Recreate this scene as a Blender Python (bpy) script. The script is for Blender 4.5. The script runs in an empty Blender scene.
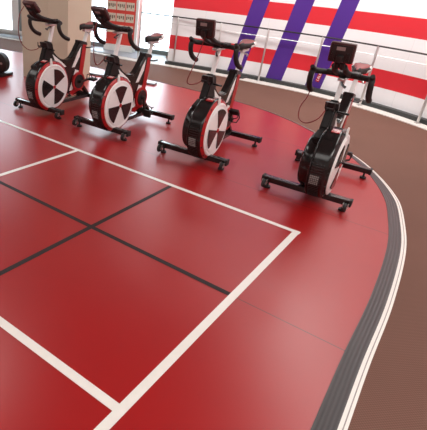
import bpy, bmesh, math, random
from mathutils import Vector, Matrix
random.seed(4)
C = bpy.context.scene.collection
PI = math.pi

# ------------------------------------------------------------------ camera, world, light, exposure
cam_data = bpy.data.cameras.new('camera'); cam = bpy.data.objects.new('camera', cam_data); C.objects.link(cam)
cam_data.sensor_fit = 'HORIZONTAL'; cam_data.sensor_width = 36.0
cam_data.lens = 445.6 * 36.0 / 427.0
cam_data.shift_x = (213.5 - 129.2) / 427.0
cam_data.shift_y = (216.64 - 215.0) / 427.0
pitch, roll = 0.4954, 0.08758
cam.matrix_world = (Matrix.Translation((0, 0, 1.55)) @ Matrix.Rotation(PI / 2 - pitch, 4, 'X') @ Matrix.Rotation(roll, 4, 'Z'))
cam_data.clip_start = 0.05
bpy.context.scene.camera = cam

vs = bpy.context.scene.view_settings
vs.view_transform = 'Standard'; vs.look = 'None'; vs.gamma = 1.0; vs.exposure = 0.2; vs.use_curve_mapping = False

world = bpy.data.worlds.new('world'); bpy.context.scene.world = world; world.use_nodes = True
bg = world.node_tree.nodes['Background']
bg.inputs[0].default_value = (0.86, 0.94, 1.0, 1); bg.inputs[1].default_value = 7.5

def area(name, loc, sx, sy, power, rot=(0, 0, 0), col=(1, 0.97, 0.93)):
    l = bpy.data.lights.new(name, 'AREA'); l.shape = 'RECTANGLE'; l.size = sx; l.size_y = sy; l.energy = power; l.color = col
    o = bpy.data.objects.new(name, l); C.objects.link(o); o.location = loc; o.rotation_euler = rot
    return o
# the hall's rows of ceiling lamps, then unseen lights added as fill
area('overhead_light', (-5.2, 5.0, 3.52), 1.4, 9.0, 90)
area('overhead_light', (-1.4, -0.9, 3.52), 5.6, 2.4, 105)
area('overhead_light', (2.9, 4.6, 3.52), 1.0, 5.0, 85)
area('overhead_light', (2.6, 0.3, 3.50), 1.6, 2.2, 110, rot=(math.radians(18), math.radians(12), 0))  # added fill from the right, brightens the white fan covers
area('added_fill_light', (1.6, 6.8, 3.50), 5.2, 0.5, 135, rot=(math.radians(32), 0, math.radians(-38)))  # added light with no real fitting, brightens the mural
area('added_fill_light', (-1.9, 4.6, 3.50), 0.5, 2.5, 45, rot=(math.radians(25), 0, math.radians(10)))  # added fill light, aimed towards the column front

# ------------------------------------------------------------------ materials
def nodes_of(m):
    m.use_nodes = True
    nt = m.node_tree
    return nt, nt.nodes['Principled BSDF']
def mat(name, col, rough=0.5, metal=0.0, spec=0.5, var=0.0, scale=30.0, bump=0.0, coat=0.0):
    m = bpy.data.materials.new(name); nt, b = nodes_of(m)
    b.inputs['Base Color'].default_value = (*col, 1); b.inputs['Roughness'].default_value = rough
    b.inputs['Metallic'].default_value = metal; b.inputs['Specular IOR Level'].default_value = spec
    b.inputs['Coat Weight'].default_value = coat
    tc = nt.nodes.new('ShaderNodeTexCoord'); nz = nt.nodes.new('ShaderNodeTexNoise'); nz.inputs['Scale'].default_value = scale
    nz.inputs['Detail'].default_value = 4
    nt.links.new(tc.outputs['Object'], nz.inputs['Vector'])
    if var:
        mx = nt.nodes.new('ShaderNodeMix'); mx.data_type = 'RGBA'
        mx.inputs[6].default_value = (*[c * (1 - var) for c in col], 1); mx.inputs[7].default_value = (*[min(1, c * (1 + var)) for c in col], 1)
        nt.links.new(nz.outputs['Fac'], mx.inputs[0]); nt.links.new(mx.outputs[2], b.inputs['Base Color'])
    if bump:
        bp = nt.nodes.new('ShaderNodeBump'); bp.inputs['Strength'].default_value = bump; bp.inputs['Distance'].default_value = 0.002
        nt.links.new(nz.outputs['Fac'], bp.inputs['Height']); nt.links.new(bp.outputs[0], b.inputs['Normal'])
    return m
M = {}
M['black_gloss'] = mat('black_gloss_paint', (0.012, 0.010, 0.010), 0.16, spec=0.5, var=0.1)
M['black'] = mat('black_steel_paint', (0.014, 0.012, 0.012), 0.32, var=0.15)
M['rubber'] = mat('black_rubber', (0.014, 0.012, 0.012), 0.62, var=0.2, scale=120, bump=0.3)
M['plastic'] = mat('dark_plastic', (0.018, 0.012, 0.012), 0.42, var=0.15)
M['maroon'] = mat('maroon_plastic', (0.060, 0.014, 0.014), 0.38, var=0.15)
M['red_paint'] = mat('red_paint', (0.42, 0.010, 0.013), 0.28, var=0.08)
M['white_paint'] = mat('white_paint', (0.88, 0.86, 0.85), 0.3, var=0.03)
M['steel'] = mat('brushed_steel', (0.62, 0.61, 0.60), 0.3, metal=0.9, var=0.08, scale=80)
M['saddle_red'] = mat('saddle_red', (0.26, 0.03, 0.03), 0.5, var=0.1)
M['lcd'] = mat('grey_label', (0.30, 0.22, 0.21), 0.35, var=0.1)
M['cable'] = mat('red_cable', (0.20, 0.012, 0.012), 0.45, var=0.05)
M['mesh_grey'] = mat('pale_mesh', (0.30, 0.29, 0.28), 0.5, var=0.5, scale=160)
M['black_matt'] = mat('black_matt_paint', (0.012, 0.010, 0.010), 0.45, spec=0.25, var=0.1)
M['beamgrey'] = mat('satin_beam_paint', (0.035, 0.033, 0.035), 0.22, var=0.1)
M['column'] = mat('column_plaster', (0.56, 0.49, 0.375), 0.85, var=0.03, scale=6)
M['wall'] = mat('wall_plaster', (0.72, 0.69, 0.66), 0.85, var=0.03, scale=5)
M['ceiling'] = mat('ceiling_plaster', (0.30, 0.29, 0.28), 0.9, var=0.03, scale=5)
M['kerb'] = mat('kerb_stone', (0.74, 0.71, 0.67), 0.6, var=0.06, scale=14)
M['slab'] = mat('pale_slab', (0.42, 0.47, 0.53), 0.45, var=0.05, scale=8)
M['line_white'] = mat('white_line_paint', (0.80, 0.77, 0.72), 0.4, var=0.05, scale=25)
M['line_grey'] = mat('worn_line_grey', (0.30, 0.27, 0.25), 0.5, var=0.4, scale=40)
M['line_black'] = mat('black_line_tape', (0.020, 0.015, 0.015), 0.6, spec=0.3, var=0.1)
M['skirt'] = mat('dark_skirting', (0.032, 0.035, 0.035), 0.5, var=0.1)
M['frame_white'] = mat('window_frame_white', (0.78, 0.78, 0.76), 0.45, var=0.03)
M['frame_grey'] = mat('window_frame_grey', (0.20, 0.24, 0.24), 0.5, var=0.05)
M['fence'] = mat('outdoor_fence_grey', (0.30, 0.34, 0.38), 0.6, var=0.05)
M['snow'] = mat('outdoor_pale_ground', (0.80, 0.83, 0.86), 0.9, var=0.04, scale=1.5)
M['mat_grey'] = mat('grey_floor_board', (0.30, 0.33, 0.36), 0.35, var=0.1)
M['poster_red'] = mat('poster_red', (0.66, 0.055, 0.04), 0.45, var=0.05)
M['card'] = mat('card_cream', (0.66, 0.58, 0.47), 0.5, var=0.28, scale=45)
M['card_dark'] = mat('card_ink', (0.20, 0.14, 0.10), 0.5, var=0.2)

def math_node(nt, op, a, b=None, c=None):
    n = nt.nodes.new('ShaderNodeMath'); n.operation = op
    for i, v in enumerate((a, b, c)):
        if v is None: continue
        if isinstance(v, (int, float)): n.inputs[i].default_value = v
        else: nt.links.new(v, n.inputs[i])
    return n.outputs[0]
def mixc(nt, fac, a, b):
    mx = nt.nodes.new('ShaderNodeMix'); mx.data_type = 'RGBA'
    if isinstance(fac, (int, float)): mx.inputs[0].default_value = fac
    else: nt.links.new(fac, mx.inputs[0])
    for k, v in ((6, a), (7, b)):
        if isinstance(v, tuple): mx.inputs[k].default_value = (*v, 1)
        else: nt.links.new(v, mx.inputs[k])
    return mx.outputs[2]

N1 = (math.cos(0.94344), math.sin(0.94344)); N2 = (-N1[1], N1[0])     # the two directions of the court
def floor_material():
    m = bpy.data.materials.new('red_sports_floor'); nt, b = nodes_of(m)
    tc = nt.nodes.new('ShaderNodeTexCoord'); sp = nt.nodes.new('ShaderNodeSeparateXYZ'); nt.links.new(tc.outputs['Object'], sp.inputs[0])
    x, y = sp.outputs[0], sp.outputs[1]
    u = math_node(nt, 'ADD', math_node(nt, 'MULTIPLY', x, N1[0]), math_node(nt, 'MULTIPLY', y, N1[1]))
    seams = None
    for c in (2.005, 3.51, 5.0, 0.5):
        d = math_node(nt, 'ABSOLUTE', math_node(nt, 'SUBTRACT', u, c)); s = math_node(nt, 'LESS_THAN', d, 0.0034)
        seams = s if seams is None else math_node(nt, 'MAXIMUM', seams, s)
    nz = nt.nodes.new('ShaderNodeTexNoise'); nz.inputs['Scale'].default_value = 2.2; nz.inputs['Detail'].default_value = 5; nt.links.new(tc.outputs['Object'], nz.inputs[0])
    base = mixc(nt, nz.outputs['Fac'], (0.31, 0.0048, 0.0052), (0.345, 0.0056, 0.006))
    base = mixc(nt, seams, base, (0.10, 0.012, 0.012))
    nt.links.new(base, b.inputs['Base Color'])
    b.inputs['Roughness'].default_value = 0.33
    b.inputs['Specular IOR Level'].default_value = 0.65
    return m
M['floor'] = floor_material()
def track_material():
    m = bpy.data.materials.new('brown_track_surface'); nt, b = nodes_of(m)
    tc = nt.nodes.new('ShaderNodeTexCoord')
    mp = nt.nodes.new('ShaderNodeMapping'); mp.inputs['Rotation'].default_value = (0, 0, 0.6); nt.links.new(tc.outputs['Object'], mp.inputs[0])
    sp = nt.nodes.new('ShaderNodeSeparateXYZ'); nt.links.new(mp.outputs[0], sp.inputs[0])
    sx = math_node(nt, 'SINE', math_node(nt, 'MULTIPLY', sp.outputs[0], 420.0)); sy = math_node(nt, 'SINE', math_node(nt, 'MULTIPLY', sp.outputs[1], 420.0))
    dots = math_node(nt, 'MULTIPLY_ADD', math_node(nt, 'MULTIPLY', sx, sy), 0.5, 0.5)
    nz = nt.nodes.new('ShaderNodeTexNoise'); nz.inputs['Scale'].default_value = 1.6; nz.inputs['Detail'].default_value = 6; nt.links.new(tc.outputs['Object'], nz.inputs[0])
    a = mixc(nt, nz.outputs['Fac'], (0.105, 0.048, 0.034), (0.145, 0.067, 0.049))
    c = mixc(nt, math_node(nt, 'MULTIPLY', dots, 0.42), a, (0.26, 0.145, 0.11))
    nt.links.new(c, b.inputs['Base Color']); b.inputs['Roughness'].default_value = 0.85; b.inputs['Specular IOR Level'].default_value = 0.25
    bp = nt.nodes.new('ShaderNodeBump'); bp.inputs['Strength'].default_value = 0.3; bp.inputs['Distance'].default_value = 0.001
    nt.links.new(dots, bp.inputs['Height']); nt.links.new(bp.outputs[0], b.inputs['Normal'])
    return m
M['track'] = track_material()
def band_material():                                                   # ribbed grey rubber edging; UV.y runs across the strip
    m = bpy.data.materials.new('grey_ribbed_edging'); nt, b = nodes_of(m)
    tc = nt.nodes.new('ShaderNodeTexCoord'); sp = nt.nodes.new('ShaderNodeSeparateXYZ'); nt.links.new(tc.outputs['UV'], sp.inputs[0])
    w = math_node(nt, 'SINE', math_node(nt, 'MULTIPLY', sp.outputs[1], 28.0))
    f = math_node(nt, 'MULTIPLY_ADD', w, 0.5, 0.5)
    c = mixc(nt, f, (0.032, 0.029, 0.030), (0.058, 0.053, 0.055)); nt.links.new(c, b.inputs['Base Color'])
    b.inputs['Roughness'].default_value = 0.42
    bp = nt.nodes.new('ShaderNodeBump'); bp.inputs['Strength'].default_value = 0.5; bp.inputs['Distance'].default_value = 0.004
    nt.links.new(f, bp.inputs['Height']); nt.links.new(bp.outputs[0], b.inputs['Normal'])
    return m
M['band'] = band_material()
def mural_material():                                                  # UV = (metres along the wall, metres up)
    m = bpy.data.materials.new('painted_mural'); nt, b = nodes_of(m)
    tc = nt.nodes.new('ShaderNodeTexCoord'); sp = nt.nodes.new('ShaderNodeSeparateXYZ'); nt.links.new(tc.outputs['UV'], sp.inputs[0])
    s, z = sp.outputs[0], sp.outputs[1]
    def band(v, a, c): return math_node(nt, 'MULTIPLY', math_node(nt, 'GREATER_THAN', v, a), math_node(nt, 'LESS_THAN', v, c))
    red = None
    for a, c in ((0.305, 0.565), (1.065, 1.33), (1.83, 2.09), (2.6, 2.86)):
        k = band(z, a, c); red = k if red is None else math_node(nt, 'MAXIMUM', red, k)
    pur = None
    for a, c, sl in ((1.265, 1.565, 0.20), (2.04, 2.345, 0.18), (2.785, 3.07, 0.17)):
        t = math_node(nt, 'SUBTRACT', s, math_node(nt, 'MULTIPLY', z, sl)); k = band(t, a, c)
        pur = k if pur is None else math_node(nt, 'MAXIMUM', pur, k)
    pj = math_node(nt, 'LESS_THAN', math_node(nt, 'ABSOLUTE', math_node(nt, 'SUBTRACT', math_node(nt, 'MODULO', s, 1.22), 0.68)), 0.003)
    base = mixc(nt, math_node(nt, 'MULTIPLY', pj, 0.25), (0.84, 0.82, 0.84), (0.4, 0.4, 0.4))
    c = mixc(nt, red, base, (0.66, 0.025, 0.038)); c = mixc(nt, pur, c, (0.075, 0.022, 0.24))
    nt.links.new(c, b.inputs['Base Color']); b.inputs['Roughness'].default_value = 0.38
    return m
M['mural'] = mural_material()
def glass_material():
    m = bpy.data.materials.new('thin_window_glass'); m.use_nodes = True; nt = m.node_tree; nt.nodes.clear()
    o = nt.nodes.new('ShaderNodeOutputMaterial'); mx = nt.nodes.new('ShaderNodeMixShader'); t = nt.nodes.new('ShaderNodeBsdfTransparent'); g = nt.nodes.new('ShaderNodeBsdfGlossy')
    t.inputs[0].default_value = (0.93, 0.96, 0.97, 1); g.inputs['Roughness'].default_value = 0.02
    f = nt.nodes.new('ShaderNodeFresnel'); f.inputs[0].default_value = 1.45
    nt.links.new(f.outputs[0], mx.inputs[0]); nt.links.new(t.outputs[0], mx.inputs[1]); nt.links.new(g.outputs[0], mx.inputs[2]); nt.links.new(mx.outputs[0], o.inputs[0])
    return m
M['glass'] = glass_material()

# ------------------------------------------------------------------ mesh helpers
class MB:
    def __init__(self): self.bm = bmesh.new()
    def box(self, x0, x1, y0, y1, z0, z1, mi=0, bev=0.0, rot=None, at=None):
        bm = bmesh.new(); bmesh.ops.create_cube(bm, size=1)
        for v in bm.verts: v.co = Vector(((x0 + x1) / 2 + v.co.x * (x1 - x0), (y0 + y1) / 2 + v.co.y * (y1 - y0), (z0 + z1) / 2 + v.co.z * (z1 - z0)))
        if bev: bmesh.ops.bevel(bm, geom=bm.edges[:], offset=bev, segments=2, profile=0.6, affect='EDGES')
        if rot is not None:
            bmesh.ops.transform(bm, matrix=rot, verts=bm.verts)
        if at is not None: bmesh.ops.translate(bm, vec=at, verts=bm.verts)
        self._join(bm, mi)
    def _join(self, bm, mi):
        for f in bm.faces: f.material_index = mi
        me = bpy.data.meshes.new('tmp'); bm.to_mesh(me); bm.free(); self.bm.from_mesh(me); bpy.data.meshes.remove(me)
    def prism(self, poly, y0, y1, mi=0, bev=0.0):                      # polygon in (x, z), extruded along y
        bm = bmesh.new()
        vs_ = [bm.verts.new((a, y0, c)) for a, c in poly]; f = bm.faces.new(vs_)
        r = bmesh.ops.extrude_face_region(bm, geom=[f]); bmesh.ops.translate(bm, vec=(0, y1 - y0, 0), verts=[g for g in r['geom'] if isinstance(g, bmesh.types.BMVert)])
        bmesh.ops.recalc_face_normals(bm, faces=bm.faces)
        if bev: bmesh.ops.bevel(bm, geom=bm.edges[:], offset=bev, segments=2, affect='EDGES', clamp_overlap=True)
        self._join(bm, mi)
    def lathe(self, prof, cx, cz, n=48, mi=0, smooth=True):            # axis along y: profile of (y, r)
        bm = bmesh.new(); rings = []
        for (y, r) in prof:
            if r < 1e-6: rings.append([bm.verts.new((cx, y, cz))])
            else: rings.append([bm.verts.new((cx + r * math.sin(2 * PI * k / n), y, cz + r * math.cos(2 * PI * k / n))) for k in range(n)])
        for a, b in zip(rings, rings[1:]):
            for k in range(n):
                q = [a[k % len(a)], a[(k + 1) % len(a)], b[(k + 1) % len(b)], b[k % len(b)]]
                q = list(dict.fromkeys(q))
                if len(q) > 2: bm.faces.new(q)
        bmesh.ops.recalc_face_normals(bm, faces=bm.faces)
        self._join(bm, mi)
    def tube(self, pts, r, n=10, mi=0, closed=False):
        P = [Vector(p) for p in pts]; rr = r if isinstance(r, (list, tuple)) else [r] * len(P)
        bm = bmesh.new(); rings = []; up = None
        for i, p in enumerate(P):
            if closed: d = (P[(i + 1) % len(P)] - P[i - 1]).normalized()
            else: d = (P[min(i + 1, len(P) - 1)] - P[max(i - 1, 0)]).normalized()
            if up is None: up = Vector((0, 0, 1)) if abs(d.z) < 0.9 else Vector((1, 0, 0))
            s = d.cross(up).normalized(); up = s.cross(d).normalized()
            rings.append([bm.verts.new(p + rr[i] * (math.cos(2 * PI * k / n) * s + math.sin(2 * PI * k / n) * up)) for k in range(n)])
        L = len(rings)
        for i in range(L if closed else L - 1):
            a, b = rings[i], rings[(i + 1) % L]
            for k in range(n): bm.faces.new((a[k], a[(k + 1) % n], b[(k + 1) % n], b[k]))
        if not closed:
            bm.faces.new(rings[0]); bm.faces.new(rings[-1])
        bmesh.ops.recalc_face_normals(bm, faces=bm.faces)
        self._join(bm, mi)
    def build(self, name, mats, parent=None, smooth=True, loc=None):
        me = bpy.data.meshes.new(name); self.bm.to_mesh(me); self.bm.free()
        for m_ in (mats if isinstance(mats, (list, tuple)) else [mats]): me.materials.append(M[m_])
        if smooth:
            for p in me.polygons: p.use_smooth = True
            try: me.set_sharp_from_angle(angle=math.radians(35))
            except Exception: pass
        o = bpy.data.objects.new(name, me); C.objects.link(o); o.parent = parent
        if loc is not None: o.location = loc
        return o
def tag(o, label=None, cat=None, group=None, kind=None):
    if label: o['label'] = label
    if cat: o['category'] = cat
    if group: o['group'] = group
    if kind: o['kind'] = kind
    return o
def empty(name, loc, rz=0.0):
    o = bpy.data.objects.new(name, None); C.objects.link(o); o.location = loc; o.rotation_euler = (0, 0, rz); o.empty_display_size = 0.1
    return o
def smooth_path(P, n=10):
    P = [Vector(q) for q in P]; P = [2 * P[0] - P[1]] + P + [2 * P[-1] - P[-2]]; o = []
    for i in range(1, len(P) - 2):
        for k in range(n):
            t = k / n; a, b, c, d = P[i - 1], P[i], P[i + 1], P[i + 2]
            o.append(0.5 * ((2 * b) + (c - a) * t + (2 * a - 5 * b + 4 * c - d) * t * t + (3 * b - a - 3 * c + d) * t ** 3))
    o.append(P[-2]); return o
def offset(path, d):                                                    # to the left of travel for positive d
    o = []
    for i, p in enumerate(path):
        t = (path[min(i + 1, len(path) - 1)] - path[max(i - 1, 0)]).normalized()
        dd = d[i] if isinstance(d, (list, tuple)) else d
        o.append(Vector((p.x - t.y * dd, p.y + t.x * dd, 0)))
    return o
def strip(a, b, z, name, m_, z0=None, uv=True):                         # flat or solid strip between two paths
    bm = bmesh.new(); lay = bm.loops.layers.uv.new('UVMap')
    va = [bm.verts.new((p.x, p.y, z)) for p in a]; vb = [bm.verts.new((p.x, p.y, z)) for p in b]
    s = [0]
    for i in range(1, len(a)): s.append(s[-1] + (a[i] - a[i - 1]).length)
    def quad(vs_, uvs):
        f = bm.faces.new(vs_)
        for l, t in zip(f.loops, uvs): l[lay].uv = t
    for i in range(len(a) - 1): quad((va[i], va[i + 1], vb[i + 1], vb[i]), ((s[i], 0), (s[i + 1], 0), (s[i + 1], 1), (s[i], 1)))
    if z0 is not None:
        for p, v in ((a, va), (b, vb)):
            lo = [bm.verts.new((q.x, q.y, z0)) for q in p]
            for i in range(len(p) - 1): quad((v[i], v[i + 1], lo[i + 1], lo[i]), ((s[i], 0), (s[i + 1], 0), (s[i + 1], .1), (s[i], .1)))
    bmesh.ops.recalc_face_normals(bm, faces=bm.faces)
    me = bpy.data.meshes.new(name); bm.to_mesh(me); bm.free(); me.materials.append(M[m_])
    o = bpy.data.objects.new(name, me); C.objects.link(o); return o
def polygon(pts, z, name, m_):
    bm = bmesh.new(); f = bm.faces.new([bm.verts.new((x, y, z)) for x, y in pts])
    if f.normal.z < 0: f.normal_flip()
    bmesh.ops.triangulate(bm, faces=bm.faces)
    bmesh.ops.recalc_face_normals(bm, faces=bm.faces)
    for f in bm.faces:
        if f.normal.z < 0: f.normal_flip()
    me = bpy.data.meshes.new(name); bm.to_mesh(me); bm.free(); me.materials.append(M[m_])
    o = bpy.data.objects.new(name, me); C.objects.link(o); return o

# ------------------------------------------------------------------ setting: floors
H_CEIL = 3.6
polygon([(-9.2, -3.4), (6.0, -3.4), (6.0, 10.0), (0.62, 10.85), (-9.2, 13.75)], 0.0, 'floor', 'track')['kind'] = 'structure'
edge = [(-9.0, 11.75, 0), (-6, 10.75, 0), (-2.98, 9.63, 0), (-0.957, 8.55, 0), (0.15, 7.80, 0), (0.959, 7.22, 0), (1.60, 6.62, 0), (1.98, 6.05, 0), (2.20, 5.45, 0), (2.33, 4.72, 0),
        (2.325, 4.19, 0), (2.225, 3.65, 0), (2.05, 3.19, 0), (1.83, 2.74, 0), (1.46, 2.15, 0), (1.10, 1.64, 0), (0.80, 1.20, 0), (0.4, 0.62, 0), (-0.6, -0.8, 0), (-2.2, -3.0, 0)]
E0 = smooth_path(edge, 8)
def wd(p, full):                                                       # the edging runs narrower round the far side
    t = min(1.0, max(0.22, (6.2 - p.y) / 2.6)); return full * t
e1 = offset(E0, [wd(p, 0.086) for p in E0]); e2 = offset(E0, [wd(p, 0.086) + wd(p, 0.012) for p in E0])
e3 = offset(E0, [wd(p, 0.120) for p in E0])
o = polygon([(p.x, p.y) for p in E0] + [(-9.0, -3.2)], 0.006, 'floor', 'floor'); o['kind'] = 'structure'
tag(strip(E0, e1, 0.009, 'trim_1', 'band', 0.0), kind='structure')
tag(strip(e1, e3, 0.007, 'trim_2', 'line_white', 0.0), kind='structure')
k1 = offset(e3, -0.018); k2 = offset(e3, -0.013)
tag(strip(k1, k2, 0.0078, 'trim_3', 'line_grey'), kind='structure')

def court_line(n, u0, v0, u1, v1, w, m_, z=0.0075):
    a = Vector((N1[0] * u0 + N2[0] * v0, N1[1] * u0 + N2[1] * v0, 0)); b = Vector((N1[0] * u1 + N2[0] * v1, N1[1] * u1 + N2[1] * v1, 0))
    d = (b - a).normalized() * w / 2; s = Vector((-d.y, d.x, 0))
    bm = bmesh.new(); f = bm.faces.new([bm.verts.new((q.x, q.y, z)) for q in (a + s, a - s, b - s, b + s)])
    if f.normal.z < 0: f.normal_flip()
    me = bpy.data.meshes.new('trim'); bm.to_mesh(me); bm.free(); me.materials.append(M[m_])
    o = bpy.data.objects.new('trim_%d' % n, me); C.objects.link(o); o['kind'] = 'structure'
court_line(4, 2.005, 0.68, 2.005, 8.6, 0.036, 'line_black')
court_line(5, 1.0, 1.768, 3.0, 1.768, 0.036, 'line_black', 0.0073)
court_line(6, 3.017, 0.655, 3.017, 9.3, 0.042, 'line_white', 0.0085)
court_line(7, 3.04, 0.683, -2.6, 0.683, 0.046, 'line_white', 0.0088)
court_line(8, 0.998, 0.70, 0.998, 7.4, 0.046, 'line_white', 0.0082)
court_line(9, 0.998, 2.875, 3.017, 2.875, 0.042, 'line_white', 0.0079)

# ------------------------------------------------------------------ setting: walls, windows, kerb, rail
wallp = [(.5, 9.62, 0), (1.3, 9.25, 0), (2.24, 8.7, 0), (3.05, 8.1, 0), (3.75, 7.25, 0), (4.2, 6.3, 0), (4.5, 5.2, 0), (4.6, 4.0, 0), (4.55, 3.0, 0), (4.35, 2.0, 0), (4.0, 1.0, 0), (3.5, 0, 0), (2.8, -1, 0)]
W0 = smooth_path(wallp, 12)
def wall_strip(path, z0, z1, th, name, m_, s0=0.0):                     # upright wall with thickness; UV in metres
    bm = bmesh.new(); lay = bm.loops.layers.uv.new('UVMap'); back = offset(path, th)
    s = [s0]
    for i in range(1, len(path)): s.append(s[-1] + (path[i] - path[i - 1]).length)
    def V(p, z): return bm.verts.new((p.x, p.y, z))
    f0 = [V(p, z0) for p in path]; f1 = [V(p, z1) for p in path]; b0 = [V(p, z0) for p in back]; b1 = [V(p, z1) for p in back]
    def quad(v, t):
        f = bm.faces.new(v)
        for l, q in zip(f.loops, t): l[lay].uv = q
    n = len(path)
    for i in range(n - 1):
        T = ((s[i], z0), (s[i + 1], z0), (s[i + 1], z1), (s[i], z1))
        quad((f0[i], f0[i + 1], f1[i + 1], f1[i]), T); quad((b0[i], b1[i], b1[i + 1], b0[i + 1]), (T[0], T[3], T[2], T[1]))
        quad((f1[i], f1[i + 1], b1[i + 1], b1[i]), T); quad((f0[i], b0[i], b0[i + 1], f0[i + 1]), T)
    for i in (0, n - 1): quad((f0[i], f1[i], b1[i], b0[i]), ((s[i], z0), (s[i], z1), (s[i], z1), (s[i], z0)))
    bmesh.ops.recalc_face_normals(bm, faces=bm.faces)
    me = bpy.data.meshes.new(name); bm.to_mesh(me); bm.free(); me.materials.append(M[m_])
    o = bpy.data.objects.new(name, me); C.objects.link(o); o['kind'] = 'structure'; return o
wall_strip(W0, 0, H_CEIL, 0.15, 'wall_right', 'mural')
wall_strip(offset(W0, -0.11), 0.0, 0.07, 0.11, 'baseboard_right', 'skirt')
wall_strip([Vector((.66, 10.9, 0)), Vector((.66, 9.72, 0))], 0, H_CEIL, 0.13, 'wall_return', 'wall')
# outer room shell
def wallbox(name, x0, x1, y0, y1, z0, z1, m_='wall'):
    b = MB(); b.box(x0, x1, y0, y1, z0, z1); o = b.build(name, m_, smooth=False); o['kind'] = 'structure'; return o
wallbox('wall_left', -9.35, -9.2, -3.4, 13.9, 0, H_CEIL)
wallbox('wall_back', -9.2, 3.2, -3.55, -3.4, 0, H_CEIL)
wall_strip([Vector((2.8, -1.0, 0)), Vector((2.95, -3.4, 0))], 0, H_CEIL, 0.15, 'wall_back_right', 'wall')
polygon([(-9.35, -3.55), (6.0, -3.55), (6.0, 10.2), (0.66, 10.9), (-9.35, 13.95)], H_CEIL, 'ceiling', 'ceiling')['kind'] = 'structure'

# kerb that carries the rail
K0 = smooth_path([(-6.2, 12.55, 0), (-4.6, 11.78, 0), (-2.9, 11.0, 0), (-1.185, 10.20, 0), (-.30, 9.62, 0), (.42, 9.35, 0), (1.2, 8.95, 0), (2.1, 8.36, 0), (2.86, 7.79, 0), (3.52, 6.98, 0), (3.94, 6.12, 0), (4.22, 5.1, 0), (4.32, 4.0, 0), (4.27, 3.0, 0), (4.07, 2.0, 0), (3.72, 1.0, 0), (3.22, 0, 0)], 8)
tag(strip(K0, offset(K0, 0.25), 0.012, 'trim_10', 'kerb', 0.0), kind='structure')
# pale slab behind the kerb, in front of the windows
polygon([(-6.2, 12.65), (-4.5, 11.95), (-2.8, 11.2), (-1.1, 10.42), (-.25, 9.9), (.5, 9.62), (.5, 10.7), (-6.2, 12.75)], 0.012, 'trim_11', 'slab')['kind'] = 'structure'

# window wall: runs from the end of the mural off to the left
WA, WB = Vector((0.68, 10.73, 0)), Vector((-9.2, 13.70, 0)); wdv = (WB - WA); WL = wdv.length; wd_ = wdv.normalized(); wrot = math.atan2(wd_.y, wd_.x)
def wp(s, dy=0): return WA + wd_ * s + Vector((-wd_.y, wd_.x, 0)) * dy
Rz = Matrix.Rotation(wrot, 4, 'Z')
def win_box(b, s0, s1, z0, z1, t0=-0.04, t1=0.04, mi=0):
    b.box(s0, s1, t0, t1, z0, z1, mi, rot=Rz, at=WA)
bays = [0.0, 0.87, 3.45, 4.02, 6.0, 8.0, WL]
for i, (a, c) in enumerate(zip(bays, bays[1:])):
    b = MB(); HT = 2.75
    win_box(b, a, a + 0.05, 0.06, HT, mi=0); win_box(b, c - 0.05, c, 0.06, HT, mi=0); win_box(b, a, c, 0.0, 0.09 if i < 2 else 0.06, mi=1 if i < 2 else 0)
    win_box(b, a, c, HT - .05, HT + .03)
    if i >= 2: win_box(b, a, c, 0.0, 0.12, -0.42, 0.04, 0)
    w = b.build('window_%d' % (i + 1), ['frame_white', 'frame_grey'], smooth=False); w['kind'] = 'structure'
    g = MB(); win_box(g, a + 0.05, c - 0.05, 0.09, HT, -0.004, 0.004); g.build('pane', 'glass', w, smooth=False)
    if i == 2:
        g = MB(); win_box(g, c - 0.13, c - 0.05, 0.09, HT - .05, -0.03, 0.03); win_box(g, a + 0.05, a + .2, 0.09, HT - .05, -0.03, 0.03); g.build('window_frame', 'frame_grey', w, smooth=False)
    if i == 3:
        g = MB(); win_box(g, a + 0.05, a + .14, 0.06, HT - .05, -0.04, 0.04); g.build('window_frame', 'frame_white', w, smooth=False)
        g = MB(); win_box(g, a + 0.20, a + .215, 0.35, HT - .05, -0.03, -0.02); g.build('blind_cord', 'black', w, smooth=False)
b = MB(); b.box(0, WL, -0.06, 0.09, 2.77, H_CEIL, rot=Rz, at=WA); b.build('wall_front', 'wall', smooth=False)['kind'] = 'structure'

# column
cp = [(-1.88, 7.26), (-1.44, 7.075), (-1.14, 7.03), (-0.86, 7.60), (-1.60, 7.93)]
bm = bmesh.new(); f = bm.faces.new([bm.verts.new((x, y, 0.0)) for x, y in cp]); r = bmesh.ops.extrude_face_region(bm, geom=[f])
bmesh.ops.translate(bm, vec=(0, 0, H_CEIL), verts=[g for g in r['geom'] if isinstance(g, bmesh.types.BMVert)]); bmesh.ops.recalc_face_normals(bm, faces=bm.faces)
me = bpy.data.meshes.new('wall_column'); bm.to_mesh(me); bm.free(); me.materials.append(M['column'])
o = bpy.data.objects.new('wall_column', me); C.objects.link(o); o['kind'] = 'structure'

# outdoors
polygon([(-30, 10.0), (0.50, 10.95), (0.66, 9.9), (14, 12), (14, 45), (-30, 45)], -0.12, 'ground', 'snow')['kind'] = 'structure'
fr = empty('garden_fence', (0.9, 14.6, -0.12), math.radians(170))
tag(fr, 'pale grey fence of thin upright bars outside the bright window', 'fence')
b = MB(); b.box(0, 3.2, -0.012, 0.012, 1.13, 1.16); b.box(0, 3.2, -0.012, 0.012, 0.08, 0.11); b.build('rail', 'fence', fr)
for k in range(29):
    b = MB(); b.box(0.02 + k * 0.112, 0.034 + k * 0.112, -0.006, 0.006, 0.0, 1.14); b.build('bar', 'fence', fr)

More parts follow.
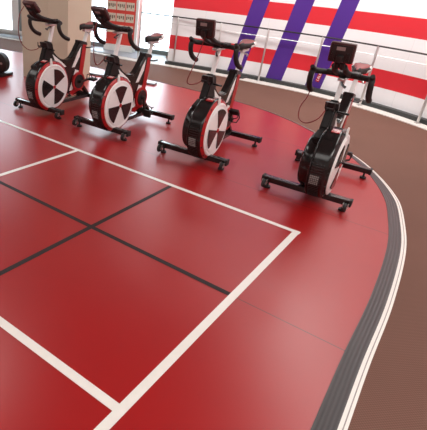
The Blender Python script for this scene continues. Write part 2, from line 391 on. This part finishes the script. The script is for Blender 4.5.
# balustrade: posts, black handrail, thin lower wire
posts = [(-.112, 9.85), (.62, 9.52), (1.40, 9.07), (2.16, 8.55), (2.92, 7.98), (3.50, 7.24), (3.98, 6.40), (4.30, 5.4), (4.44, 4.3)]
rb = empty('balustrade', (-.112, 9.85, 0)); tag(rb, 'slim metal balustrade with black handrail in front of striped wall', 'railing')
def rel(p, z): return (p[0] + .112, p[1] - 9.85, z)
RP = smooth_path([rel(p, 0.905) for p in posts], 8)
b = MB(); b.tube(RP, 0.012, 8); b.build('handrail', 'black', rb)
b = MB(); b.tube([Vector((q.x, q.y, 0.775)) for q in RP], 0.0045, 6); b.build('wire', 'steel', rb)
for p in posts:
    q = rel(p, 0); b = MB(); b.box(q[0] - .014, q[0] + .014, q[1] - .014, q[1] + .014, 0.016, 0.905, bev=0.003)
    b.box(q[0] - .035, q[0] + .035, q[1] - .035, q[1] + .035, 0.012, 0.022); b.build('post', 'steel', rb)

# small red plate of white lettering on the third purple stripe
def wall_at(s):
    acc = 0
    for a, c in zip(W0, W0[1:]):
        L = (c - a).length
        if acc + L >= s: return a.lerp(c, (s - acc) / L), (c - a).normalized()
        acc += L
pw, tw = wall_at(3.01)
o = empty('wall_sign', (pw.x + tw.y * 0.002, pw.y - tw.x * 0.002, 0.27), math.atan2(tw.y, tw.x)); tag(o, 'small slanted red sign with white lettering on the purple stripe', 'sign')
sh = Matrix.Rotation(math.radians(10), 4, 'Y')
b = MB(); b.box(-.034, .034, -.006, .0, -.10, .10, rot=sh); b.build('sign_plate', 'red_paint', o)
b = MB()
for k in range(5):
    z = -.078 + k * .034
    b.box(-.02, .02, -.009, -.006, z, z + .007, rot=sh); b.box(-.02 if k % 2 else .013, -.013 if k % 2 else .02, -.009, -.006, z, z + .022, rot=sh)
    if k in (1, 3): b.box(-.02, .02, -.009, -.006, z + .015, z + .022, rot=sh)
b.build('lettering', 'white_paint', o)

# red notice stand by the window
ns = empty('notice_stand', (-0.55, 10.80, 0.012), math.radians(-15)); tag(ns, 'tall red notice stand with rows of cream cards in front of the window', 'notice stand')
b = MB(); b.box(-.345, .315, -.03, .03, 0.13, 2.0, bev=.006); b.build('panel', 'poster_red', ns)
b = MB(); b.box(-.36, .33, -.12, .12, 0.0, 0.13, bev=.01); b.build('base', 'frame_white', ns)
b = MB(); b.box(.32, .38, -.02, .02, 0.07, 2.0); b.build('side_strip', 'frame_white', ns)
for r_ in range(7):
    for c_ in range(3):
        x0 = -.325 + c_ * .212; z0 = .375 + r_ * .235
        b = MB(); b.box(x0, x0 + .19, -.038, -.03, z0, z0 + .165); cd = b.build('card', 'card', ns)
        b = MB()
        for q in range(4): b.box(x0 + .015 + q * .044, x0 + .045 + q * .044, -.040, -.038, z0 + .05 + .02 * ((q + c_) % 2), z0 + .12)
        b.build('picture', 'card_dark', cd)

# grey board on the floor behind the bikes
bm = bmesh.new(); f = bm.faces.new([bm.verts.new(v) for v in ((-.93, 7.83, .008), (.22, 7.38, .008), (.27, 7.53, .008), (-.86, 8.2, .008))]); r = bmesh.ops.extrude_face_region(bm, geom=[f])
bmesh.ops.translate(bm, vec=(0, 0, 0.03), verts=[g for g in r['geom'] if isinstance(g, bmesh.types.BMVert)]); bmesh.ops.recalc_face_normals(bm, faces=bm.faces)
bmesh.ops.bevel(bm, geom=bm.edges[:], offset=0.006, segments=2, affect='EDGES')
me = bpy.data.meshes.new('floor_board'); bm.to_mesh(me); bm.free(); me.materials.append(M['mat_grey']); o = bpy.data.objects.new('floor_board', me); C.objects.link(o)
tag(o, 'flat grey board lying on the floor behind the bikes beside the column', 'board')

# rowing machine cut off by the left edge: its round fan housing shows
rw = empty('rowing_machine', (-2.22, 7.18, 0.006), math.radians(160)); tag(rw, 'dark rowing machine with round fan housing at the far left edge', 'rowing machine')
b = MB(); b.lathe([(-.06, 0), (-.06, .12), (-.045, .15), (.045, .15), (.06, .12), (.06, 0)], 0, .19, 36); b.build('fan_housing', 'plastic', rw)
b = MB(); b.lathe([(.06, .118), (.066, .118), (.066, .105), (.06, .105)], 0, .19, 36); b.build('fan_ring', 'black', rw)
b = MB(); b.box(-.085, .085, .060, .064, .175, .205); b.build('name_stripe', 'lcd', rw)
b = MB(); b.box(-.13, .13, -.15, .15, 0.0, .045, bev=.01); b.box(-.04, .04, -.04, .04, .03, .12); b.build('foot', 'black', rw)
b = MB(); b.tube([(.0, 0, .33), (.05, 0, .37), (.22, 0, .39)], .016); b.build('handle_arm', 'black', rw)
b = MB(); b.box(.1, 1.9, -.03, .03, .15, .22, bev=.006); b.build('rail', 'steel', rw)
b = MB(); b.box(1.78, 1.9, -.15, .15, 0.0, .04, bev=.006); b.box(1.82, 1.87, -.02, .02, .03, .17); b.build('rear_foot', 'black', rw)
b = MB(); b.box(.9, 1.15, -.14, .14, .25, .30, bev=.02); b.box(.98, 1.08, -.05, .05, .215, .26); b.build('seat', 'rubber', rw)

# ------------------------------------------------------------------ indoor exercise bike (x forward, y towards the fan-cover side)
AX, AZ = -0.06, 0.335
def rotY(a): return Matrix.Rotation(a, 4, 'Y')
def limb(b, p, q, w, t, y, mi=0, bev=0.004):                            # bar in the x-z plane at y
    p = Vector((p[0], 0, p[1])); q = Vector((q[0], 0, q[1])); d = (q - p); L = d.length; n = Vector((d.z, 0, -d.x)).normalized() * w / 2
    b.prism([((p + n).x, (p + n).z), ((q + n).x, (q + n).z), ((q - n).x, (q - n).z), ((p - n).x, (p - n).z)], y - t / 2, y + t / 2, mi, bev)
def make_bike():
    R = empty('exercise_bike', (0, 0, 0))
    b = MB(); b.box(-.03, .03, -.355, .355, .058, .108, bev=.006); b.build('front_bar', 'black_gloss', R)
    b = MB(); b.box(-.943, -.883, -.345, .365, .058, .108, bev=.006); b.build('rear_bar', 'black_gloss', R)
    for x in (0, -.913):
        for s in (-1, 1):
            b = MB(); y = s * .362 if (s > 0 or x == 0) else -.342; b.box(x - .033, x + .033, min(y - .01, y + .01), max(y - .01, y + .01), .055, .111, bev=.005); b.build('end_cap', 'rubber', R)
            b = MB()
            for (za, zb, rr) in ((0.0, .016, .028), (.016, .06, .009)):
                b.tube([(x, s * .315, za), (x, s * .315, zb)], rr, 16)
            b.build('foot', 'rubber', R)
    for s in (-1, 1):
        b = MB(); y = s * .335
        b.lathe([(y - .014, 0), (y - .014, .030), (y - .009, .036), (y + .009, .036), (y + .014, .030), (y + .014, 0)], .055, .052, 24); w = b.build('transport_wheel', 'rubber', R)
        b = MB(); b.lathe([(y - .018, 0), (y - .018, .012), (y + .018, .012), (y + .018, 0)], .055, .052, 14); b.box(.02, .06, y - .022, y - .016, .05, .085); b.box(.02, .06, y + .016, y + .022, .05, .085); b.build('wheel_fork', 'steel', w)
    b = MB(); b.box(-.885, -.028, -.035, .035, .060, .100, bev=.006); b.prism([(-.03, .10), (-.03, .06), (-.12, .06), (-.12, .14)], -.04, .04)
    b.build('beam', 'beamgrey', R)
    b = MB(); b.prism([(-.885, .10), (-.66, .21), (-.60, .17), (-.74, .09)], -.03, .03, bev=.004); b.prism([(-.93, .10), (-.885, .10), (-.72, .26), (-.76, .28)], -.03, .03, bev=.004); b.build('rear_strut', 'black_gloss', R)
    # fan drums
    b = MB()
    b.lathe([(.012, 0), (.012, .25), (.014, .268), (.018, .280), (.024, .286), (.028, .287), (.032, .283), (.036, .287), (.136, .287), (.140, .283), (.144, .27), (.150, .25), (.166, .25), (.166, 0)], AX, AZ, 72)
    h = b.build('fan_housing', 'black_gloss', R)
    b = MB(); b.lathe([(.150, .246), (.173, .249), (.171, .260), (.164, .271), (.154, .280)], AX, AZ, 72); b.build('red_rim', 'red_paint', R)
    b = MB(); b.lathe([(.145, .272), (.155, .2785), (.153, .284), (.147, .288), (.137, .2895)], AX, AZ, 72); b.build('rim_lip', 'black_gloss', R)
    for k in range(14):
        a = 2 * PI * k / 14 + .2
        b = MB(); b.box(-.004, .004, .155, .170, .262, .276, rot=rotY(a), at=(AX, 0, AZ)); b.build('rim_clip', 'black', R)
    b = MB()
    b.lathe([(-.078, 0), (-.078, .165), (-.076, .190), (-.068, .208), (-.054, .217), (.0, .220), (.035, .222), (.035, 0)], AX, AZ, 60); b.build('rear_drum', 'black_gloss', R)
    b = MB()
    for k in range(20):
        a = math.radians(150 + k * 8) if k < 0 else math.radians(78 + k * 4.2)
        b.box(-.003, .003, .04, .125, .283, .291, rot=rotY(a), at=(AX, 0, AZ))
    b.build('vent_ribs', 'plastic', h)
    b = MB()
    for i in range(5):
        for j in range(5):
            a = math.radians(98 + i * 3.4)
            b.box(-.005, .005, .045 + j * .014, .055 + j * .014, .287, .2925, rot=rotY(a), at=(AX, 0, AZ))
    b.build('vent_mesh', 'mesh_grey', h)
    b = MB(); b.box(-.022, .030, .070, .134, .286, .2915, rot=rotY(math.radians(14)), at=(AX, 0, AZ)); bd = b.build('badge', 'red_paint', h)
    b = MB()
    for k in range(5): b.box(-.012, -.006 + .008 * (k % 2), .075 + k * .011, .082 + k * .011, .2915, .293, rot=rotY(math.radians(14)), at=(AX, 0, AZ)); b.box(-.012, .012, .075 + k * .011, .0775 + k * .011, .2915, .293, rot=rotY(math.radians(14)), at=(AX, 0, AZ))
    b.build('lettering', 'white_paint', bd)
    b = MB(); b.tube([(AX, -.082, AZ), (AX, -.125, AZ)], .016, 14); b.box(AX - .03, AX + .03, -.150, -.115, AZ - .03, AZ + .03, bev=.006); b.build('axle_nut', 'black', R)
    # white cover, turned as a whole about its hub
    cov = None
    b = MB(); b.lathe([(.166, 0), (.166, .248), (.176, .250), (.182, .244), (.184, .234), (.181, .225), (.181, .213), (.185, .208), (.190, .10), (.192, 0)], 0, 0, 72)
    cov = b.build('fan_cover', 'white_paint', R, loc=(AX, 0, AZ))
    for k in range(3):
        b = MB(); n = 10; poly = [(0.028 * math.sin(2 * PI * k / 3), 0.028 * math.cos(2 * PI * k / 3))]
        poly = []
        for j in range(n + 1):
            a = 2 * PI * k / 3 - PI / 6 + (PI / 3) * j / n; poly.append((.198 * math.sin(a), .198 * math.cos(a)))
        for j in range(3):
            a = 2 * PI * k / 3 + PI / 6 - (PI / 3) * j / 2; poly.append((.024 * math.sin(a), .024 * math.cos(a)))
        b.prism(poly, .184, .1945); b.build('black_wedge', 'black_gloss', cov)
    b = MB(); b.lathe([(.19, 0), (.19, .020), (.199, .018), (.202, .008), (.202, 0)], 0, 0, 24); b.build('hub_cap', 'red_paint', cov)
    b = MB(); b.prism([(AX + .035, AZ + .24), (AX + .012, AZ + .245), (AX + .03, AZ + .318), (AX + .045, AZ + .318), (AX + .055, AZ + .235)], .168, .182, bev=.003); b.build('cover_tab', 'white_paint', R)
    # fork plate carrying the drum
    b = MB(); limb(b, (-.02, .09), (AX, AZ), .07, .012, -.045); limb(b, (-.09, .09), (AX, .12), .16, .10, .05, bev=.006); b.build('fork', 'black', R)
    # front column
    b = MB()
    b.prism([(-.120, .812), (-.205, .79), (-.25, .60), (-.34, .42), (-.12, .42), (-.035, .60)], -.038, .038, bev=.012)
    b.prism([(-.02, .60), (-.12, .42), (.03, .42), (.10, .55)], -.04, .06, bev=.01)
    b.build('front_column', 'black_matt', R)
    b = MB(); b.prism([(-.075, .795), (-.10, .80), (-.125, .74), (-.10, .735)], -.052, .052, bev=.003); b.build('clamp_collar', 'black', R)
    b = MB(); b.tube([(-.09, .03, .74), (-.05, .03, .74), (-.03, .03, .755), (-.03, .03, .80)], .005, 8); b.tube([(-.09, -.03, .74), (-.05, -.03, .74), (-.03, -.03, .755), (-.03, -.03, .80)], .005, 8)
    b.tube([(-.03, -.03, .76), (-.03, .03, .76)], .006, 8); b.build('bottle_cage', 'black', R)
    # v-shaped body
    b = MB()
    b.prism([(-.15, .74), (-.22, .69), (-.30, .625), (-.36, .595), (-.42, .578), (-.48, .578), (-.54, .60), (-.60, .66), (-.69, .782), (-.83, .752), (-.80, .58), (-.765, .41), (-.745, .18), (-.60, .13), (-.46, .17), (-.36, .40), (-.2, .52)], -.036, .036, bev=.010)
    body = b.build('body_frame', 'black_gloss', R)
    for s in (-1, 1):
        y0, y1 = (.0355, .039) if s > 0 else (-.039, -.0355)
        b = MB(); b.prism([(-.755, .755), (-.825, .742), (-.797, .58), (-.763, .41), (-.745, .30), (-.68, .38), (-.71, .55)], y0, y1); b.build('red_panel', 'red_paint', body)
        b = MB(); b.prism([(-.545, .48), (-.60, .48), (-.690, .60), (-.715, .715), (-.655, .65)], y0, y1); b.prism([(-.50, .20), (-.57, .20), (-.68, .43), (-.61, .45)], y0, y1)
        b.prism([(-.195, .665), (-.25, .63), (-.37, .555), (-.44, .50), (-.36, .50), (-.24, .58)], y0, y1); b.build('white_flash', 'white_paint', body)
        b = MB(); b.prism([(-.50, .17), (-.56, .145), (-.72, .19), (-.73, .24), (-.60, .24)], y0, y1); b.build('red_flash', 'red_paint', body)
        ya, yb = (.036, .062) if s > 0 else (-.036, -.062)
        b = MB(); b.lathe([(ya, 0), (ya, .115), (yb, .115), (yb, .09), (yb, 0)], -.66, .30, 40); gd = b.build('crank_guard', 'red_paint', R)
        yc = yb + s * .008
        b = MB(); b.lathe([(yb, 0), (yb, .088), (yc, .084), (yc, 0)], -.66, .30, 36); b.build('chainring_cover', 'black', gd)
    # cranks and pedals
    for s in (-1, 1):
        cr = MB(); cr.tube([(0, s * .06, 0), (0, s * .105, 0)], .022, 16)
        cr.prism([(.02, .014), (.02, -.014), (-.18, -.011), (-.18, .011)], min(s * .09, s * .106), max(s * .09, s * .106), bev=.003)
        c = cr.build('crank_arm', 'steel' if False else 'black', R, loc=(-.66, 0, .30)); c.rotation_euler = (0, 0 if s > 0 else PI, 0)
        p = MB(); y = s * .155; p.box(-.21, -.13, y - .045, y + .045, -.014, .012, bev=.004)
        p.tube([(-.125, y - .04, .0), (-.10, y - .045, .02), (-.10, y - .035, .07), (-.12, y, .085), (-.10, y + .035, .07), (-.10, y + .045, .02), (-.125, y + .04, 0)], .006, 8)
        p.tube([(-.17, y - .045, .0), (-.16, y - .045, .05), (-.15, y, .07), (-.16, y + .045, .05), (-.17, y + .045, 0)], .005, 8)
        p.build('pedal', 'rubber', c)
    # handlebar post, stem, bar, console
    b = MB(); limb(b, (-.155, .70), (-.245, .985), .042, .034, 0, bev=.005); b.build('handlebar_post', 'white_paint', R)
    b = MB(); b.box(-.33, -.14, -.026, .026, .978, 1.002, bev=.006); b.build('stem_slide', 'steel', R)
    b = MB(); b.tube([(-.20, .0, .965), (-.14, .02, .955), (-.10, .05, .945), (-.07, .055, .955)], .009, 8); b.build('bar_lever', 'black', R)
    b = MB(); b.tube([(-.15, .04, .72), (-.15, .085, .72), (-.12, .13, .725)], .009, 8); b.build('post_lever', 'black', R)
    b = MB()
    for s in (-1, 1):
        pts = smooth_path([(-.225, 0, 1.012), (-.22, s * .06, 1.018), (-.195, s * .13, 1.022), (-.165, s * .185, 1.024), (-.135, s * .208, 1.030), (-.108, s * .217, 1.024), (-.100, s * .219, .992), (-.118, s * .221, .945), (-.155, s * .222, .905), (-.205, s * .222, .876), (-.265, s * .222, .856)], 4)
        rr = [0.019 + 0.003 * min(1, i / 12) for i in range(len(pts))]; b.tube(pts, rr, 12)
    b.build('handlebar', 'rubber', R)
    for s in (-1, 1):
        b = MB(); b.tube([(-.14, s * .208, 1.03), (-.095, s * .214, 1.045), (-.07, s * .217, 1.062)], [.021, .022, .015], 12); b.build('hood', 'rubber', R)
    b = MB()
    for s in (-1, 1):
        b.tube(smooth_path([(-.24, s * .045, 1.02), (-.12, s * .045, 1.045), (-.02, s * .04, 1.07), (.07, s * .035, 1.11)], 4), .020, 12)
    b.box(-.27, -.17, -.07, .07, 1.012, 1.045, bev=.012)
    for s in (-1, 1): b.box(-.22, -.12, s * .085 - .035, s * .085 + .035, 1.03, 1.055, bev=.012)
    b.build('aero_bar', 'rubber', R)
    tilt = rotY(0); at = Vector((0, 0, 0))
    b = MB(); b.box(-.02, .02, -.086, .086, -.070, .070, bev=.016, rot=tilt, at=at); con = b.build('console', 'maroon', R, loc=(.115, 0, 1.185))
    b = MB(); b.box(.019, .024, -.072, .072, -.056, .056, bev=.002, rot=tilt, at=at); b.build('console_back', 'plastic', con)
    b = MB(); b.box(.024, .0265, -.036, .022, .020, .044, rot=tilt, at=at); b.build('maker_plate', 'lcd', con)
    b = MB(); b.box(.024, .034, -.062, -.04, -.05, .005, bev=.003, rot=tilt, at=at); b.box(.024, .034, .04, .062, -.05, .005, bev=.003, rot=tilt, at=at); b.box(.022, .05, -.022, .022, -.06, -.01, bev=.006, rot=tilt, at=at); b.build('mount', 'black', con)
    b = MB(); b.box(-.026, -.019, -.074, .074, -.045, .055, rot=tilt, at=at); b.build('display', 'black_gloss', con)
    b = MB(); b.tube([(.07, -.02, 1.10), (.10, -.02, 1.14)], .02, 10); b.tube([(.07, .02, 1.10), (.10, .02, 1.14)], .02, 10); b.build('console_bracket', 'black', R)
    # cable is built separately per bike (its loop hangs differently on each)
    # seat
    b = MB(); limb(b, (-.775, .66), (-.875, .905), .042, .034, 0, bev=.005); b.build('seat_post', 'white_paint', R)
    b = MB(); b.prism([(-.688, .79), (-.832, .758), (-.838, .72), (-.69, .745)], -.044, .044, bev=.006); b.build('seat_collar', 'black', R)
    b = MB(); b.tube([(-.80, .03, .70), (-.82, .07, .70), (-.88, .09, .705)], .008, 8); b.build('seat_lever', 'black', R)
    b = MB(); b.box(-.99, -.80, -.022, .022, .900, .922, bev=.005); b.tube([(-.86, 0, .89), (-.86, .05, .885), (-.83, .07, .87)], .009, 8)
    for s in (-1, 1): b.tube([(-.80, s * .02, .93), (-.85, s * .022, .925), (-.95, s * .026, .925), (-1.0, s * .03, .945)], .005, 8)
    b.build('seat_slide', 'steel', R)
    # saddle
    bm = bmesh.new(); secs = [(-.735, .010, -.004), (-.748, .024, .004), (-.80, .032, .010), (-.86, .044, .008), (-.91, .064, .010), (-.95, .080, .018), (-.985, .086, .026), (-1.012, .072, .028), (-1.024, .034, .018)]
    rings = []
    for (x, w, dz) in secs:
        zt = .978 + dz; ring = []
        for (fy, fz) in ((-.92, -.050), (-1.04, -.022), (-.82, -.002), (-.42, .006), (0, .004), (.42, .006), (.82, -.002), (1.04, -.022), (.92, -.050), (.5, -.056), (0, -.058), (-.5, -.056)):
            ring.append(bm.verts.new((x, fy * w, zt + fz)))
        rings.append(ring)
    n = 12
    for i, (a, c) in enumerate(zip(rings, rings[1:])):
        for k in range(n):
            f = bm.faces.new((a[k], a[(k + 1) % n], c[(k + 1) % n], c[k]))
            if (k in (3, 4) and i < 6) or (k in (2, 5) and 2 <= i <= 5): f.material_index = 1
            elif k in (0, 7) and i >= 4: f.material_index = 2
            elif k in (1, 6) and i >= 5: f.material_index = 2
    for ring in (rings[0], rings[-1]): bm.faces.new(ring)
    bmesh.ops.recalc_face_normals(bm, faces=bm.faces)
    me = bpy.data.meshes.new('saddle'); bm.to_mesh(me); bm.free()
    for k in ('rubber', 'saddle_red', 'white_paint'): me.materials.append(M[k])
    for p_ in me.polygons: p_.use_smooth = True
    sd = bpy.data.objects.new('saddle', me); C.objects.link(sd); sd.parent = R
    return R
def copy_tree(o, parent=None):
    c = o.copy(); C.objects.link(c); c.parent = parent
    for ch in list(o.children): copy_tree(ch, c)
    return c

BARS = {'stem_slide', 'bar_lever', 'handlebar', 'hood', 'aero_bar', 'console', 'console_bracket', 'handlebar_post'}
SEAT = {'saddle', 'seat_slide', 'seat_post'}
bikes = [  # x, y, heading, handlebar dz, saddle dz, cover turn, crank turn, label
    (-1.190, 5.279, -2.1236, -.008, -.02, 30, 8, 'red and white exercise bike at the far left in front of the tan column'),
    (-0.387, 4.720, -2.1468, .032, -.03, 0, -88, 'red and white exercise bike with the red notice stand behind its handlebar'),
    (0.555, 4.117, -2.1235, .030, .045, 14, 138, 'black exercise bike, third from left, with lower pedal side open to the red floor'),
    (1.449, 3.452, -2.1436, -.026, -.005, 70, 172, 'black exercise bike nearest the curved track edge, with its white fan cover almost edge-on'),
]
bikes[2] = bikes[2][:7] + ('third exercise bike from the left, black with a red-rimmed white fan cover',)
proto = make_bike()
cables = [
    [(.12, -.08, 1.17), (.17, -.10, 1.08), (.19, -.10, .92), (.17, -.09, .80), (.08, -.07, .72), (-.03, -.05, .72), (-.08, -.04, .76)],
    [(.12, -.02, 1.12), (.14, -.03, 1.0), (.13, -.04, .85), (.09, -.05, .74), (.03, -.05, .72), (-.03, -.04, .76), (-.08, -.03, .79)],
    [(.10, .0, 1.12), (.10, -.02, 1.02), (.13, -.06, .88), (.12, -.10, .76), (.05, -.10, .72), (-.03, -.06, .73), (-.07, -.04, .76)],
    [(-.24, -.222, .87), (-.22, -.23, .80), (-.16, -.25, .70), (-.08, -.22, .63), (.0, -.14, .62), (.0, -.06, .67), (-.05, -.03, .74)],
]
def parts(o): return {c.name.split('.')[0]: c for c in o.children}
roots = [proto] + [copy_tree(proto) for _ in range(3)]
for i, (R, spec) in enumerate(zip(roots, bikes)):
    x, y, a, dzb, dzs, turn, crank, lab = spec
    R.location = (x, y, 0.007); R.rotation_euler = (0, 0, a)
    tag(R, lab, 'exercise bike', 'exercise bikes in a row')
    for c in R.children:
        k = c.name.split('.')[0]
        if k in BARS: c.location.z += dzb
        if k in SEAT: c.location.z += dzs
        if k == 'red_rim' and i == 3:
            c.data = c.data.copy(); c.data.materials[0] = M['black_gloss']; c.name = 'cover_rim'
        if k == 'console':
            c.rotation_euler = (0, math.radians((46, 42, 12, 12)[i]), 0); c.location.z += (-.012, -.015, -.008, .022)[i]; c.location.x -= (.03, .02, 0, 0)[i]
        if k == 'fan_cover': c.rotation_euler = (0, math.radians(-turn), 0)
        if k == 'crank_arm': c.rotation_euler = (0, c.rotation_euler.y + math.radians(crank), 0)
    b = MB(); b.tube(smooth_path([(p[0], p[1], p[2] + (dzb if j < 2 else 0)) for j, p in enumerate(cables[i])], 6), .0045, 6); b.build('cable', 'cable', R)
